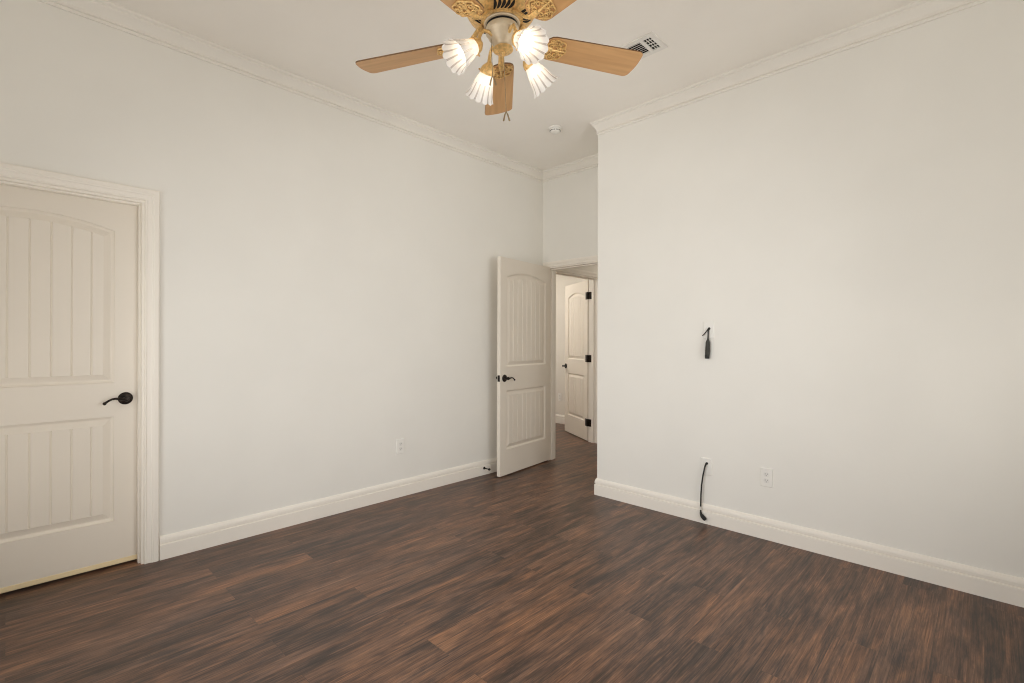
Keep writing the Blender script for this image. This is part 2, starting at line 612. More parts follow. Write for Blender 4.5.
def casing(name, label, to3, a0, a1, zt, mat, k=1.0):
    """to3(a, z, t): point at a along the wall, z up, t out of the wall"""
    n_ = len(CASING)
    rows = []
    for A in range(4):
        row = []
        for s, t in CASING:
            s *= k
            a, z = [(a0 - s, 0), (a0 - s, zt + s), (a1 + s, zt + s), (a1 + s, 0)][A]
            row.append(to3(a, z, t))
        rows.append(row)
    vs = [p for r in rows for p in r]
    fs = []
    for A in range(3):
        for j in range(n_):
            j2 = (j + 1) % n_
            fs.append((A * n_ + j, A * n_ + j2, (A + 1) * n_ + j2, (A + 1) * n_ + j))
    fs += [tuple(range(n_))[::-1], tuple(range(3 * n_, 4 * n_))]
    return struct(MB().add(vs, fs).build(name, mat), label, 'door casing')


def jamb(name, label, axis, a0, a1, zt, c0, c1, stop_at, mat):
    """lining of a door opening: boards on both sides and over the head, plus the stop strip"""
    mb = MB()
    t = 0.012

    def bx(a_0, a_1, z0, z1, d0, d1):
        if axis == 'y':
            mb.box(d0, d1, a_0, a_1, z0, z1)
        else:
            mb.box(a_0, a_1, d0, d1, z0, z1)
    bx(a0, a0 + t, 0, zt, c0, c1)
    bx(a1 - t, a1, 0, zt, c0, c1)
    bx(a0 + t, a1 - t, zt - t, zt, c0, c1)
    s0, s1 = stop_at
    bx(a0 + t, a0 + t + 0.010, 0, zt - t, s0, s1)
    bx(a1 - t - 0.010, a1 - t, 0, zt - t, s0, s1)
    bx(a0 + t + 0.010, a1 - t - 0.010, zt - t - 0.010, zt - t, s0, s1)
    return struct(mb.build(name, mat), label, 'door frame')


casing('trim_7', 'cream moulded casing around the closed door at left', lambda a, z, t: (XL + t, a, z), D1A, D1B, D1T, M['trim'])
jamb('trim_8', 'cream door frame lining around the closed door', 'y', D1A, D1B, D1T, XL - WT, XL, (XL - 0.062, XL - 0.027), M['trim'])
casing('trim_9', 'slim cream casing around the open doorway in the recess', lambda a, z, t: (a, YB - t, z), D2A, D2B, D2T, M['trim'], k=0.82)
jamb('trim_10', 'cream door frame lining of the open doorway', 'x', D2A, D2B, D2T, YB, YB + WT, (YB + 0.045, YB + 0.080), M['trim'])
casing('trim_11', 'cream casing around the far door in the hall', lambda a, z, t: (XH + t, a, z), D3A, D3B, D3T, M['trim'], k=0.85)
jamb('trim_12', 'cream door frame lining holding the far door', 'y', D3A, D3B, D3T, XHF, XH, (XHF + 0.048, XHF + 0.08), M['trim'])


# ------------------------------------------------------------------ doors
def door_face(mb, W, H, panels, y0, sgn, grooves=True):
    """one face of a panelled slab in the plane y=y0, recesses go towards +sgn*y"""
    def P(x, d, z):
        return (x, y0 + sgn * d, z)
    x0, x1 = panels[0]['x']
    mb.add([P(0, 0, 0), P(x0, 0, 0), P(x0, 0, H), P(0, 0, H)], [(0, 1, 2, 3)])
    mb.add([P(x1, 0, 0), P(W, 0, 0), P(W, 0, H), P(x1, 0, H)], [(0, 1, 2, 3)])
    zb = 0
    for pn in panels:
        za, zs, rise = pn['z0'], pn['z1'], pn['rise']
        mb.add([P(x0, 0, zb), P(x1, 0, zb), P(x1, 0, za), P(x0, 0, za)], [(0, 1, 2, 3)])
        half = (x1 - x0) / 2
        xc = (x0 + x1) / 2
        R = (half * half + rise * rise) / (2 * rise) if rise > 0 else 0
        zc = zs + rise - R

        def top(x, d):
            return zc + math.sqrt(max(0, (R - d) ** 2 - (x - xc) ** 2)) if rise > 0 else zs - d
        D = 0.046
        fx0, fx1 = x0 + D, x1 - D
        gs = []
        if grooves:
            pitch = pn['pitch']
            k = 0
            while True:
                done = True
                for g in ([xc] if k == 0 else [xc - k * pitch, xc + k * pitch]):
                    if fx0 + 0.012 < g < fx1 - 0.012:
                        gs.append(g)
                        done = False
                if done:
                    break
                k += 1
        gw = 0.005
        xs = {fx0: 0, fx1: 0}
        for k in range(1, 24):
            xs[fx0 + (fx1 - fx0) * k / 24] = 0
        for x in list(xs):
            if any(abs(x - g) < gw * 1.6 for g in gs):
                del xs[x]
        for g in gs:
            xs[g - gw] = 0
            xs[g] = 1
            xs[g + gw] = 0
        X = sorted(xs)
        n = len(X)
        rings = [(0, 0), (0.0015, 0.0080), (0.006, 0.0105), (0.012, 0.0145), (0.017, 0.0145), (D - 0.003, 0.0045), (D, 0.0030)]
        loops = []
        for d, h in rings:
            a, e = x0 + d, x1 - d
            m_ = [a + (e - a) * (x - fx0) / (fx1 - fx0) for x in X]
            loops.append([P(x, h, za + d) for x in m_] + [P(x, h, top(x, d)) for x in reversed(m_)])
        for A, B in zip(loops, loops[1:]):
            k = len(A)
            mb.add(A + B, [(i, (i + 1) % k, (i + 1) % k + k, i + k) for i in range(k)])
        last = loops[-1]
        h = rings[-1][1]
        bot = [P(x, h + (0.0050 if xs[x] else 0), za + D) for x in X]
        tops = [P(x, h + (0.0050 if xs[x] else 0), top(x, D)) for x in X]
        for i in range(n - 1):
            mb.add([bot[i], bot[i + 1], tops[i + 1], tops[i]], [(0, 1, 2, 3)])
        for i in range(n):
            if xs[X[i]]:
                mb.add([bot[i - 1], last[i], bot[i + 1], bot[i]], [(0, 1, 3), (1, 2, 3)])
                mb.add([tops[i - 1], last[2 * n - 1 - i], tops[i + 1], tops[i]], [(0, 1, 3), (1, 2, 3)])
        pn['_top'] = [(x0 + (x1 - x0) * (x - fx0) / (fx1 - fx0)) for x in X]
        zb = zs
        last_top = [(x, top(x, 0)) for x in pn['_top']]
    for (xa, zA), (xb, zB) in zip(last_top, last_top[1:]):
        mb.add([P(xa, 0, zA), P(xb, 0, zB), P(xb, 0, H), P(xa, 0, H)], [(0, 1, 2, 3)])


def slab(parent, name, W, H, T, panels, mat):
    mb = MB()
    door_face(mb, W, H, panels, 0.0, 1)
    door_face(mb, W, H, panels, T, -1)
    mb.add([(0, 0, 0), (W, 0, 0), (W, T, 0), (0, T, 0), (0, 0, H), (W, 0, H), (W, T, H), (0, T, H)],
           [(0, 3, 2, 1), (4, 5, 6, 7), (0, 4, 7, 3), (1, 2, 6, 5)])
    return mb.build(name, mat, parent, weld=True)


def lever(parent, x, z, y0, out, to, name='door_handle'):
    """lever handle: rose on the face at y0, out = -1 or +1 along y, lever runs along to (+1/-1 in x)"""
    mb = MB()
    Mr = Matrix.Translation((x, y0, z)) @ Matrix.Rotation(-out * PI / 2, 4, 'X')
    mb.lathe([(0.0001, 0), (0.033, 0), (0.034, 0.003), (0.032, 0.007), (0.027, 0.010), (0.020, 0.011), (0.014, 0.013), (0.0115, 0.018), (0.0115, 0.036), (0.014, 0.040), (0.014, 0.050), (0.010, 0.055), (0.0001, 0.056)], 28, Mr)
    rose = mb.build(name, M['bronze'], parent, smooth=40)
    mb = MB()
    y = y0 + out * 0.047
    pts = [(0, 0.0), (0.016, -0.001), (0.032, 0.003), (0.048, 0.005), (0.062, 0.003), (0.076, -0.004), (0.086, -0.011), (0.093, -0.017)]
    rad = [0.0095, 0.0085, 0.0068, 0.006, 0.0056, 0.0056, 0.006, 0.0066]
    mb.tube([(x + to * a, y, z + c) for a, c in pts], rad, 10)
    mb.ball((x + to * 0.094, y, z - 0.018), 0.0088)
    mb.build('lever', M['bronze'], rose, smooth=50)
    return rose


def hinge(parent, x, y, z, leafs, mat):
    """square-cornered hinge: knuckle and the two leaves given as boxes"""
    mb = MB()
    mb.lathe([(0.0001, -0.046), (0.005, -0.046), (0.0062, -0.043), (0.0062, 0.043), (0.005, 0.046), (0.0001, 0.046)], 12, Matrix.Translation((x, y, z)))
    for bxx in leafs:
        mb.box(*bxx)
    return mb.build('hinge', mat, parent, smooth=40)


# first door: closed, slab set back in the left wall
d1 = empty('door_1', (XL - 0.064, D1A + 0.013, 0.0), PI / 2)
# local x runs along world y, local y runs along world -x; the visible face looks along local -y
W = (D1B - 0.013) - (D1A + 0.013)
H1 = 1.960
z0 = 0.040
PX = (0.110, W - 0.110)
PN1 = [dict(x=PX, z0=0.255 - z0, z1=0.824 - z0, rise=0, pitch=0.0785), dict(x=PX, z0=1.008 - z0, z1=1.836 - z0, rise=0.056, pitch=0.0785)]
s = slab(d1, 'slab', W, H1, 0.036, PN1, M['door'])
s.location = (0, 0, z0)
lever(d1, W - 0.062, 0.920, 0.0, -1, -1)
mb = MB().box(0.001, W - 0.001, -0.003, 0.034, 0.014, 0.0395)  # plain pale yellow box just under the slab
sw = mb.build('foot_strip', M['yellow_strip'], d1, bevel=0.002)
sw['label'] = 'pale yellow strip along the foot of the door'
struct(d1, 'closed cream two panel arched door with beadboard planks at left', 'door')

# second door: swung open into the room
pA, pB = Vector((-3.1555, 3.1110)), Vector((-3.2560, 3.935))
dv = (pA - pB)
W2d = dv.length
d2 = empty('door_2', (pB.x, pB.y, 0.0), math.atan2(dv.y, dv.x))
# local x runs from hinge to latch; looking from the room the face nearer the camera is at local +y
T2 = 0.036
PX2 = (0.088, W2d - 0.092)
PN2 = [dict(x=PX2, z0=0.243, z1=0.787, rise=0, pitch=0.0735), dict(x=PX2, z0=1.006, z1=1.838, rise=0.052, pitch=0.0735)]
PN2 = [dict(p, z0=p['z0'] - 0.012, z1=p['z1'] - 0.012) for p in PN2]
s = slab(d2, 'slab', W2d, 1.998, T2, PN2, M['door'])
s.location = (0, -T2, 0.012)
lever(d2, W2d - 0.060, 0.902, 0.0, 1, -1)
lever(d2, W2d - 0.060, 0.902, -T2, -1, -1)
mb = MB().box(W2d - 0.0005, W2d + 0.0015, -T2 / 2 - 0.0125, -T2 / 2 + 0.0125, 0.902 - 0.029, 0.902 + 0.029)
mb.box(W2d, W2d + 0.009, -T2 / 2 - 0.007, -T2 / 2 + 0.007, 0.902 - 0.011, 0.902 + 0.011)
mb.build('latch_plate', M['bronze'], d2)
for z in (0.22, 1.02, 1.80):
    hinge(d2, 0.0, -T2 - 0.006, z, [(0.0, 0.032, -T2 - 0.0025, -T2 - 0.0002, z - 0.045, z + 0.045)], M['bronze'])
struct(d2, 'open cream two panel arched door standing in front of the doorway', 'door')

# far door: swung into the far room
hB, hA = Vector((-3.534, 4.995)), Vector((-4.165, 5.355))
dv = (hA - hB)
W3 = dv.length
d3 = empty('door_3', (hB.x, hB.y, 0.0), math.atan2(dv.y, dv.x))
T3 = 0.035
PX3 = (0.105, W3 - 0.105)
PN3 = [dict(x=PX3, z0=0.235, z1=0.80, rise=0, pitch=0.0735), dict(x=PX3, z0=0.99, z1=1.81, rise=0.05, pitch=0.0735)]
# the face towards the camera is at local +y
s = slab(d3, 'slab', W3, 1.985, T3, PN3, M['door'])
s.location = (0, -T3, 0.014)
lever(d3, W3 - 0.042, 0.905, 0.0, 1, -1)
ang = math.atan2(dv.y, dv.x)
for z in (0.237, 1.028, 1.806):
    mb = MB()
    mb.lathe([(0.0001, -0.046), (0.005, -0.046), (0.0062, -0.043), (0.0062, 0.043), (0.005, 0.046), (0.0001, 0.046)], 12, Matrix.Translation((-0.004, 0.004, z)))
    mb.box(0.0, 0.056, 0.0002, 0.0026, z - 0.045, z + 0.045)
    Mi = Matrix.Rotation(-ang, 4, 'Z') @ Matrix.Translation((-hB.x, -hB.y, 0))      # the jamb leaf is laid out in room axes
    q = MB().box(-3.534, -3.472, D3B - 0.0150, D3B - 0.0121, z - 0.045, z + 0.045)
    mb.add([Mi @ Vector(p) for p in q.v], q.f)
    mb.build('hinge', M['bronze'], d3, smooth=40)
struct(d3, 'cream far door in the hall with three black hinges', 'door')


# ------------------------------------------------------------------ windows behind the camera
def window(name, label, axis, a0, a1, z0, z1, c0, c1, inner):
    mb = MB()

    def bx(m2, a_0, a_1, zz0, zz1, d0, d1):
        if axis == 'x':
            m2.box(a_0, a_1, d0, d1, zz0, zz1)
        else:
            m2.box(d0, d1, a_0, a_1, zz0, zz1)
    f = 0.05
    bx(mb, a0, a0 + f, z0, z1, c0, c1)
    bx(mb, a1 - f, a1, z0, z1, c0, c1)
    bx(mb, a0 + f, a1 - f, z0, z0 + f, c0, c1)
    bx(mb, a0 + f, a1 - f, z1 - f, z1, c0, c1)
    cm = (c0 + c1) / 2
    am = (a0 + a1) / 2
    bx(mb, am - 0.03, am + 0.03, z0 + f, z1 - f, cm - 0.02, cm + 0.02)
    zm = (z0 + z1) / 2
    bx(mb, a0 + f, am - 0.03, zm - 0.02, zm + 0.02, cm - 0.02, cm + 0.02)
    bx(mb, am + 0.03, a1 - f, zm - 0.02, zm + 0.02, cm - 0.02, cm + 0.02)
    o = mb.build(name, M['plate'])
    gm = MB()
    bx(gm, a0 + f, am - 0.03, z0 + f, zm - 0.02, cm - 0.002, cm + 0.002)
    bx(gm, a0 + f, am - 0.03, zm + 0.02, z1 - f, cm - 0.002, cm + 0.002)
    bx(gm, am + 0.03, a1 - f, z0 + f, zm - 0.02, cm - 0.002, cm + 0.002)
    bx(gm, am + 0.03, a1 - f, zm + 0.02, z1 - f, cm - 0.002, cm + 0.002)
    gm.build('pane', M['pane'], o)
    return struct(o, label, 'window')


window('window_1', 'white framed window in the wall behind the camera', 'x', W1[0], W1[1], W1[2], W1[3], YS - WT, YS - 0.03, 1)
window('window_2', 'white framed window in the wall right of the camera', 'y', W2[0], W2[1], W2[2], W2[3], XE + 0.03, XE + WT, 1)


# ------------------------------------------------------------------ ceiling fan
FC = (-1.476, 1.430)
fan = empty('ceiling_fan', (FC[0], FC[1], ZC))
# the fan hangs a little out of plumb on its ball mount
fan.rotation_euler = (Matrix.Rotation(-0.0458, 3, Fw) @ Matrix.Rotation(CAM_YAW + PI / 2 + 0.0539, 3, 'Z')).to_euler()
tag(fan, 'five blade maple ceiling fan with gold housing and four lit glass shades', 'ceiling fan')


def Z(z):
    return z - ZC


mb = MB().lathe([(0.0001, Z(3.0)), (0.068, Z(3.0)), (0.070, Z(2.985)), (0.062, Z(2.955)), (0.040, Z(2.925)), (0.020, Z(2.915)), (0.0001, Z(2.914))], 36)
mb.build('canopy', M['gold'], fan, smooth=40)
mb = MB().lathe([(0.0125, Z(2.92)), (0.0125, Z(2.74))], 16)
mb.build('downrod', M['gold'], fan, smooth=40)
# motor housing with slotted underside
prof = [(0.0001, Z(2.765)), (0.030, Z(2.765)), (0.040, Z(2.750)), (0.090, Z(2.735)), (0.128, Z(2.705)), (0.142, Z(2.680)), (0.140, Z(2.664)), (0.147, Z(2.655)),
        (0.149, Z(2.640)), (0.147, Z(2.622)), (0.138, Z(2.606)), (0.122, Z(2.594)), (0.100, Z(2.584)), (0.078, Z(2.578)), (0.076, Z(2.575)), (0.0001, Z(2.575))]
mb = MB().lathe(prof, 60)
house = mb.build('motor_housing', M['gold'], fan, smooth=35)


def under(r):
    """height of the housing underside at radius r"""
    pr = [(0.076, 2.578), (0.100, 2.584), (0.122, 2.594), (0.138, 2.606)]
    for (a, za), (c, zc_) in zip(pr, pr[1:]):
        if r <= c:
            return Z(za + (zc_ - za) * (r - a) / (c - a))
    return Z(2.606)


# leaf shaped cooling slots: dark inlays, five groups between the blade brackets
for g in range(5):
    base = 2 * PI * (g + 0.5) / 5
    mb = MB()
    for k in range(5):
        a0 = base + (k - 2) * 0.165
        pts = []
        for j in range(9):
            t = j / 8
            r = 0.088 + 0.036 * t
            a = a0 + 0.12 * (t - 0.5) + 0.05 * math.sin(t * PI)
            wdt = 0.0062 * math.sin(PI * (0.12 + 0.80 * t)) + 0.0006
            pts.append((r, a, wdt))
        L = [Vector((r * math.cos(a + w / r), r * math.sin(a + w / r), under(r) - 0.0012)) for r, a, w in pts]
        Rr = [Vector((r * math.cos(a - w / r), r * math.sin(a - w / r), under(r) - 0.0012)) for r, a, w in pts]
        L2 = [v + Vector((0, 0, 0.004)) for v in L]
        R2 = [v + Vector((0, 0, 0.004)) for v in Rr]
        n = len(pts)
        vs = L + Rr + L2 + R2
        fs = []
        for j in range(n - 1):
            fs += [(j, j + 1, n + j + 1, n + j), (j, j + 1, 2 * n + j + 1, 2 * n + j), (n + j, n + j + 1, 3 * n + j + 1, 3 * n + j), (2 * n + j, 2 * n + j + 1, 3 * n + j + 1, 3 * n + j)]
        fs += [(0, n, 3 * n, 2 * n), (n - 1, 2 * n - 1, 4 * n - 1, 3 * n - 1)]
        mb.add(vs, fs)
    mb.build('vent_slots', M['dark'], house)
for g in range(5):
    pass

# flywheel ring between housing and light kit
mb = MB().lathe([(0.0001, Z(2.5752)), (0.074, Z(2.5752)), (0.076, Z(2.570)), (0.073, Z(2.566)), (0.0001, Z(2.566))], 48)
mb.build('flywheel', M['cream'], fan, smooth=35)
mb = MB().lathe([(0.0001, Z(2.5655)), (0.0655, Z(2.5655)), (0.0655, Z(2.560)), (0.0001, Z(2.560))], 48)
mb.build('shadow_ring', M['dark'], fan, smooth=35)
# light kit body
prof = [(0.0001, Z(2.5605)), (0.060, Z(2.5605)), (0.067, Z(2.556)), (0.071, Z(2.545)), (0.070, Z(2.534)), (0.063, Z(2.527)), (0.061, Z(2.521)), (0.058, Z(2.512)), (0.051, Z(2.506)),
        (0.049, Z(2.500)), (0.045, Z(2.491)), (0.037, Z(2.485)), (0.034, Z(2.476)), (0.036, Z(2.471)), (0.0001, Z(2.471))]
mb = MB().lathe(prof, 48)
kit = mb.build('light_kit', M['cream'], fan, smooth=35)
mb = MB().lathe([(0.0001, Z(2.4712)), (0.036, Z(2.4712)), (0.042, Z(2.467)), (0.0425, Z(2.462)), (0.036, Z(2.457)), (0.028, Z(2.455)), (0.022, Z(2.451)), (0.010, Z(2.449)), (0.007, Z(2.443)), (0.0075, Z(2.439)), (0.004, Z(2.435)), (0.0001, Z(2.434))], 40)
mb.build('finial', M['gold'], fan, smooth=35)


# blades
def blade_outline():
    pts = []
    r0, r1 = 0.182, 0.662
    w0, w1 = 0.063, 0.077
    # root end, rounded
    for k in range(9):
        a = PI / 2 + PI * k / 8
        pts.append((r0 + 0.045 + 0.045 * math.cos(a), w0 * math.sin(a)))
    # side and rounded tip corner (lower side)
    rc = 0.026
    for k in range(7):
        a = -PI / 2 + (PI / 2) * k / 6
        pts.append((r1 - rc + rc * math.cos(a), -(w1 - rc) + rc * math.sin(a)))
    for k in range(1, 6):
        t = k / 6
        pts.append((r1 + 0.006 * math.sin(PI * t), -(w1 - rc) + 2 * (w1 - rc) * t))
    for k in range(7):
        a = (PI / 2) * k / 6
        pts.append((r1 - rc + rc * math.cos(a), (w1 - rc) + rc * math.sin(a)))
    return pts


def make_blade():
    piv = Matrix.Translation((0, 0, Z(2.507))) @ Matrix.Rotation(math.radians(-11), 4, 'X')
    poly = blade_outline()
    mb = MB().prism(poly, 0.0, 0.006, piv)
    for i in range(len(mb.f)):
        mb.mi[i] = 0 if i < 2 else 1
    bl = mb.build('blade', [M['maple'], M['blade_edge']], fan)
    # bracket: curved arm from the motor to a lacy leaf plate under the root of the blade
    mb = MB()
    arm = [Vector((0.086, 0, Z(2.577))), Vector((0.105, 0, Z(2.566))), Vector((0.125, 0, Z(2.545))), Vector((0.150, 0, Z(2.520))), piv @ Vector((0.184, 0, -0.004)), piv @ Vector((0.225, 0, -0.004))]
    mb.tube(arm, [0.016, 0.015, 0.013, 0.013, 0.015, 0.012], 10, flat=0.5)

    def spiral(cx, cy, r, a0, turns, sg):
        out = []
        for k in range(15):
            t = k / 14
            rr = r * (1 - 0.82 * t)
            a = a0 + sg * turns * 2 * PI * t
            out.append(piv @ Vector((cx + rr * math.cos(a), cy + rr * math.sin(a), -0.0035)))
        return out
    for sy in (1, -1):
        for (cx, cy, r, a0, tn) in ((0.190, 0.018, 0.014, PI, 1.3), (0.203, 0.035, 0.012, PI, 1.3), (0.222, 0.022, 0.014, -PI / 2, 1.3), (0.240, 0.011, 0.012, PI, 1.2), (0.185, 0.042, 0.009, 0, 1.2), (0.226, 0.042, 0.009, PI, 1.1), (0.252, 0.023, 0.008, PI, 1.1)):
            mb.tube(spiral(cx + 0.028, cy * sy, r, a0 * sy, tn, sy), 0.0031, 6)
    # rim of the leaf plate
    rim = []
    for k in range(33):
        a = -PI * 0.86 + 2 * PI * 0.86 * k / 32
        rad = 1 + 0.07 * math.cos(a * 7)
        rim.append(piv @ Vector((0.244 + 0.047 * rad * math.cos(a), 0.052 * rad * math.sin(a), -0.0035)))
    mb.tube(rim, 0.0036, 6)
    stem = [piv @ Vector((0.205 + 0.086 * k / 6, 0, -0.0035)) for k in range(7)]
    mb.tube(stem, [0.007, 0.007, 0.006, 0.006, 0.005, 0.004, 0.003], 8)
    br_ = mb.build('blade_bracket', M['gold'], bl, smooth=60)
    br_['label'] = 'lacy gold scrollwork bracket'
    return bl


b0 = make_blade()
for k in range(1, 5):
    c = copy_tree(b0, fan)
    c.rotation_euler = (0, 0, 2 * PI * k / 5)


# light arms with cup, fluted shade and bulb
def make_arm(deg, reach=0.132):
    tilt = math.radians(deg)
    nk = Vector((reach, 0, Z(2.444)))
    axis = Vector((math.sin(tilt), 0, -math.cos(tilt)))
    mb = MB()
    pts = [(0.050, 0, Z(2.512)), (0.068, 0, Z(2.520)), (0.088, 0, Z(2.518)), (reach - 0.027, 0, Z(2.504)), (reach - 0.017, 0, Z(2.482)), tuple(nk - axis * 0.022)]
    mb.tube(pts, [0.008, 0.0072, 0.007, 0.007, 0.008, 0.011], 12)
    arm = mb.build('light_arm', M['gold'], fan, smooth=50)
    Mx = Matrix.Translation(nk) @ axis.to_track_quat('Z', 'Y').to_matrix().to_4x4()
    mb = MB().lathe([(0.0001, -0.030), (0.012, -0.030), (0.018, -0.022), (0.028, -0.010), (0.0325, 0.004), (0.0335, 0.014), (0.031, 0.014), (0.028, 0.0), (0.0001, -0.004)], 28, Mx)
    for k in range(3):
        a = 2 * PI * k / 3 + 0.5
        mb.ball(Mx @ Vector((0.037 * math.cos(a), 0.037 * math.sin(a), 0.009)), 0.0042, 8, 6)
    mb.build('shade_cup', M['gold'], arm, smooth=45)
    # fluted tulip shade, double walled, with a scalloped rim
    prof = [(0.0275, 0.002), (0.0290, 0.010), (0.0320, 0.022), (0.0375, 0.038), (0.0430, 0.056), (0.0475, 0.074), (0.0520, 0.092), (0.0580, 0.108), (0.0660, 0.122)]
    n, fl = 96, 12
    vs, fs = [], []
    for wall in (0, 1):
        for i, (r, z) in enumerate(prof):
            t = i / (len(prof) - 1)
            for k in range(n):
                a = 2 * PI * k / n
                lobe = abs(math.cos(a * fl / 2))
                rr = r * (1 + 0.085 * t ** 1.3 * (lobe - 0.6)) - (0.0026 if wall else 0)
                zz = z + 0.006 * t ** 3 * (lobe - 0.5)
                vs.append(Mx @ Vector((rr * math.cos(a), rr * math.sin(a), zz)))
    mrow = len(prof)
    for wall in (0, 1):
        o_ = wall * mrow * n
        for i in range(mrow - 1):
            for k in range(n):
                k2 = (k + 1) % n
                fs.append((o_ + i * n + k, o_ + i * n + k2, o_ + (i + 1) * n + k2, o_ + (i + 1) * n + k))
    for k in range(n):
        k2 = (k + 1) % n
        fs.append(((mrow - 1) * n + k, (mrow - 1) * n + k2, (2 * mrow - 1) * n + k2, (2 * mrow - 1) * n + k))
        fs.append((k, k2, mrow * n + k2, mrow * n + k))
    smb = MB().add(vs, fs)
    q = 0
    for wall in (0, 1):
        for i in range(mrow - 1):
            for k in range(n):
                smb.mi[q] = 1 if (k % 8 in (3, 4) and i >= 4) else 0
                q += 1
    sh = smb.build('glass_shade', [M['shade'], M['groove']], arm, smooth=50)
    sh['label'] = 'fluted frosted white glass shade'
    mb = MB().lathe([(0.0001, -0.004), (0.013, -0.004), (0.013, 0.020), (0.016, 0.030), (0.024, 0.042), (0.0285, 0.056), (0.0285, 0.066), (0.024, 0.079), (0.014, 0.087), (0.0001, 0.0895)], 24, Mx)
    bu = mb.build('bulb', M['bulb'], arm, smooth=60)
    bu['label'] = 'glowing white bulb'
    return arm


first = math.radians(29.0)
for k, (deg, reach) in enumerate(((45, 0.132), (54, 0.130), (52, 0.120), (45, 0.132))):
    make_arm(deg, reach).rotation_euler = (0, 0, first + PI / 2 * k)


# pull chains: beaded chain with two little rods at its end
def chain(x, y, ztop, zbot, swing=0.0):
    mb = MB()
    n = int((ztop - zbot) / 0.0052)
    for k in range(n):
        mb.ball((x, y, ztop - (k + 0.5) * (ztop - zbot) / n), 0.0021, 6, 4)
    mb.tube([(x, y, ztop), (x, y, zbot)], 0.0009, 5)
    c = mb.build('pull_chain', M['chain'], fan, smooth=60)
    mb = MB()
    for sg in (-1, 1):
        mb.tube([(x, y, zbot), (x - 0.001, y + sg * 0.006, zbot - 0.014), (x - 0.002, y + sg * 0.0125, zbot - 0.040)], [0.0018, 0.003, 0.0036], 8)
    mb.build('chain_pull', M['chain'], c, smooth=60)


chain(0.0, -0.002, Z(2.435), Z(2.205))
chain(-0.020, 0.049, Z(2.500), Z(2.345))

# ------------------------------------------------------------------ ceiling air vent, smoke detector
VX0, VX1, VY0, VY1 = -1.697, -1.376, 2.566, 2.762
vt = empty('air_vent', (VX0, VY0, ZC))
tag(vt, 'white louvred air register set in the ceiling behind the fan blade', 'air vent')
vw, vh = VX1 - VX0, VY1 - VY0
ax, ay = 0.030, 0.033
dv1, dv2 = 0.022, 0.022
secs = [(ax, ax + 0.047), (ax + 0.047 + dv1, vw - ax - 0.047 - dv2), (vw - ax - 0.047, vw - ax)]
mb = MB()
mb.box(0, vw, 0, ay, -0.008, 0)
mb.box(0, vw, vh - ay, vh, -0.008, 0)
mb.box(0, ax, ay, vh - ay, -0.008, 0)
mb.box(vw - ax, vw, ay, vh - ay, -0.008, 0)
mb.box(secs[0][1], secs[1][0], ay, vh - ay, -0.008, 0)
mb.box(secs[1][1], secs[2][0], ay, vh - ay, -0.008, 0)
mb.build('vent_frame', M['vent'], vt, bevel=0.0015)
MB().box(ax, vw - ax, ay, vh - ay, -0.0006, -0.0001).build('duct_opening', M['dark'], vt)
for (x0, x1) in (secs[1],):
    for k in range(7):
        y = ay + (k + 0.5) * (vh - 2 * ay) / 7
        q = MB().box(-0.5 * (x1 - x0), 0.5 * (x1 - x0), -0.0065, 0.0065, -0.0006, 0.0006)
        Mt = Matrix.Translation(((x0 + x1) / 2, y, -0.0055)) @ Matrix.Rotation(math.radians(28), 4, 'X')
        MB().add([Mt @ Vector(p) for p in q.v], q.f).build('louvre', M['vent'], vt)
for (x0, x1) in (secs[0], secs[2]):
    mb = MB()
    for k in range(1, 3):
        x = x0 + k * (x1 - x0) / 3
        mb.box(x - 0.0016, x + 0.0016, ay, vh - ay, -0.004, -0.001)
    for k in range(1, 4):
        y = ay + k * (vh - 2 * ay) / 4
        mb.box(x0, x1, y - 0.0026, y + 0.0026, -0.0045, -0.002)
    mb.build('grid_louvre', M['vent'], vt)

sd = empty('smoke_detector', (-2.580, 3.176, ZC))
tag(sd, 'small round white smoke detector on the ceiling near the doorway', 'smoke detector')
MB().lathe([(0.0001, 0), (0.055, 0), (0.056, -0.006), (0.052, -0.011), (0.044, -0.013), (0.0001, -0.013)], 36).build('base', M['plate'], sd, smooth=40)
mb = MB().lathe([(0.042, -0.0125), (0.043, -0.026), (0.040, -0.036), (0.030, -0.042), (0.0001, -0.0435)], 36)
mb.build('cover', M['plate'], sd, smooth=40)
mb = MB()
for k in range(12):
    a = 2 * PI * k / 12
    Mt = Matrix.Rotation(a, 4, 'Z')
    q = MB().box(0.0415, 0.0445, -0.007, 0.007, -0.029, -0.0245)
    mb.add([Mt @ Vector(p) for p in q.v], q.f)
mb.build('sensor_slots', M['dark'], sd)
MB().lathe([(0.0001, -0.0432), (0.009, -0.0430), (0.010, -0.0455), (0.006, -0.0475), (0.0001, -0.0478)], 20).build('test_button', M['socket'], sd, smooth=40)


# ------------------------------------------------------------------ outlets and cable plates
def rounded_rect(w, h, r, n=5):
    pts = []
    for cx, cy, a0 in ((w / 2 - r, h / 2 - r, 0), (-w / 2 + r, h / 2 - r, PI / 2), (-w / 2 + r, -h / 2 + r, PI), (w / 2 - r, -h / 2 + r, 1.5 * PI)):
        for k in range(n):
            a = a0 + PI / 2 * k / (n - 1)
            pts.append((cx + r * math.cos(a), cy + r * math.sin(a)))
    return pts


STAND = Matrix.Rotation(PI / 2, 4, 'X')       # local xy plane -> upright, local z -> -y (out of the wall)


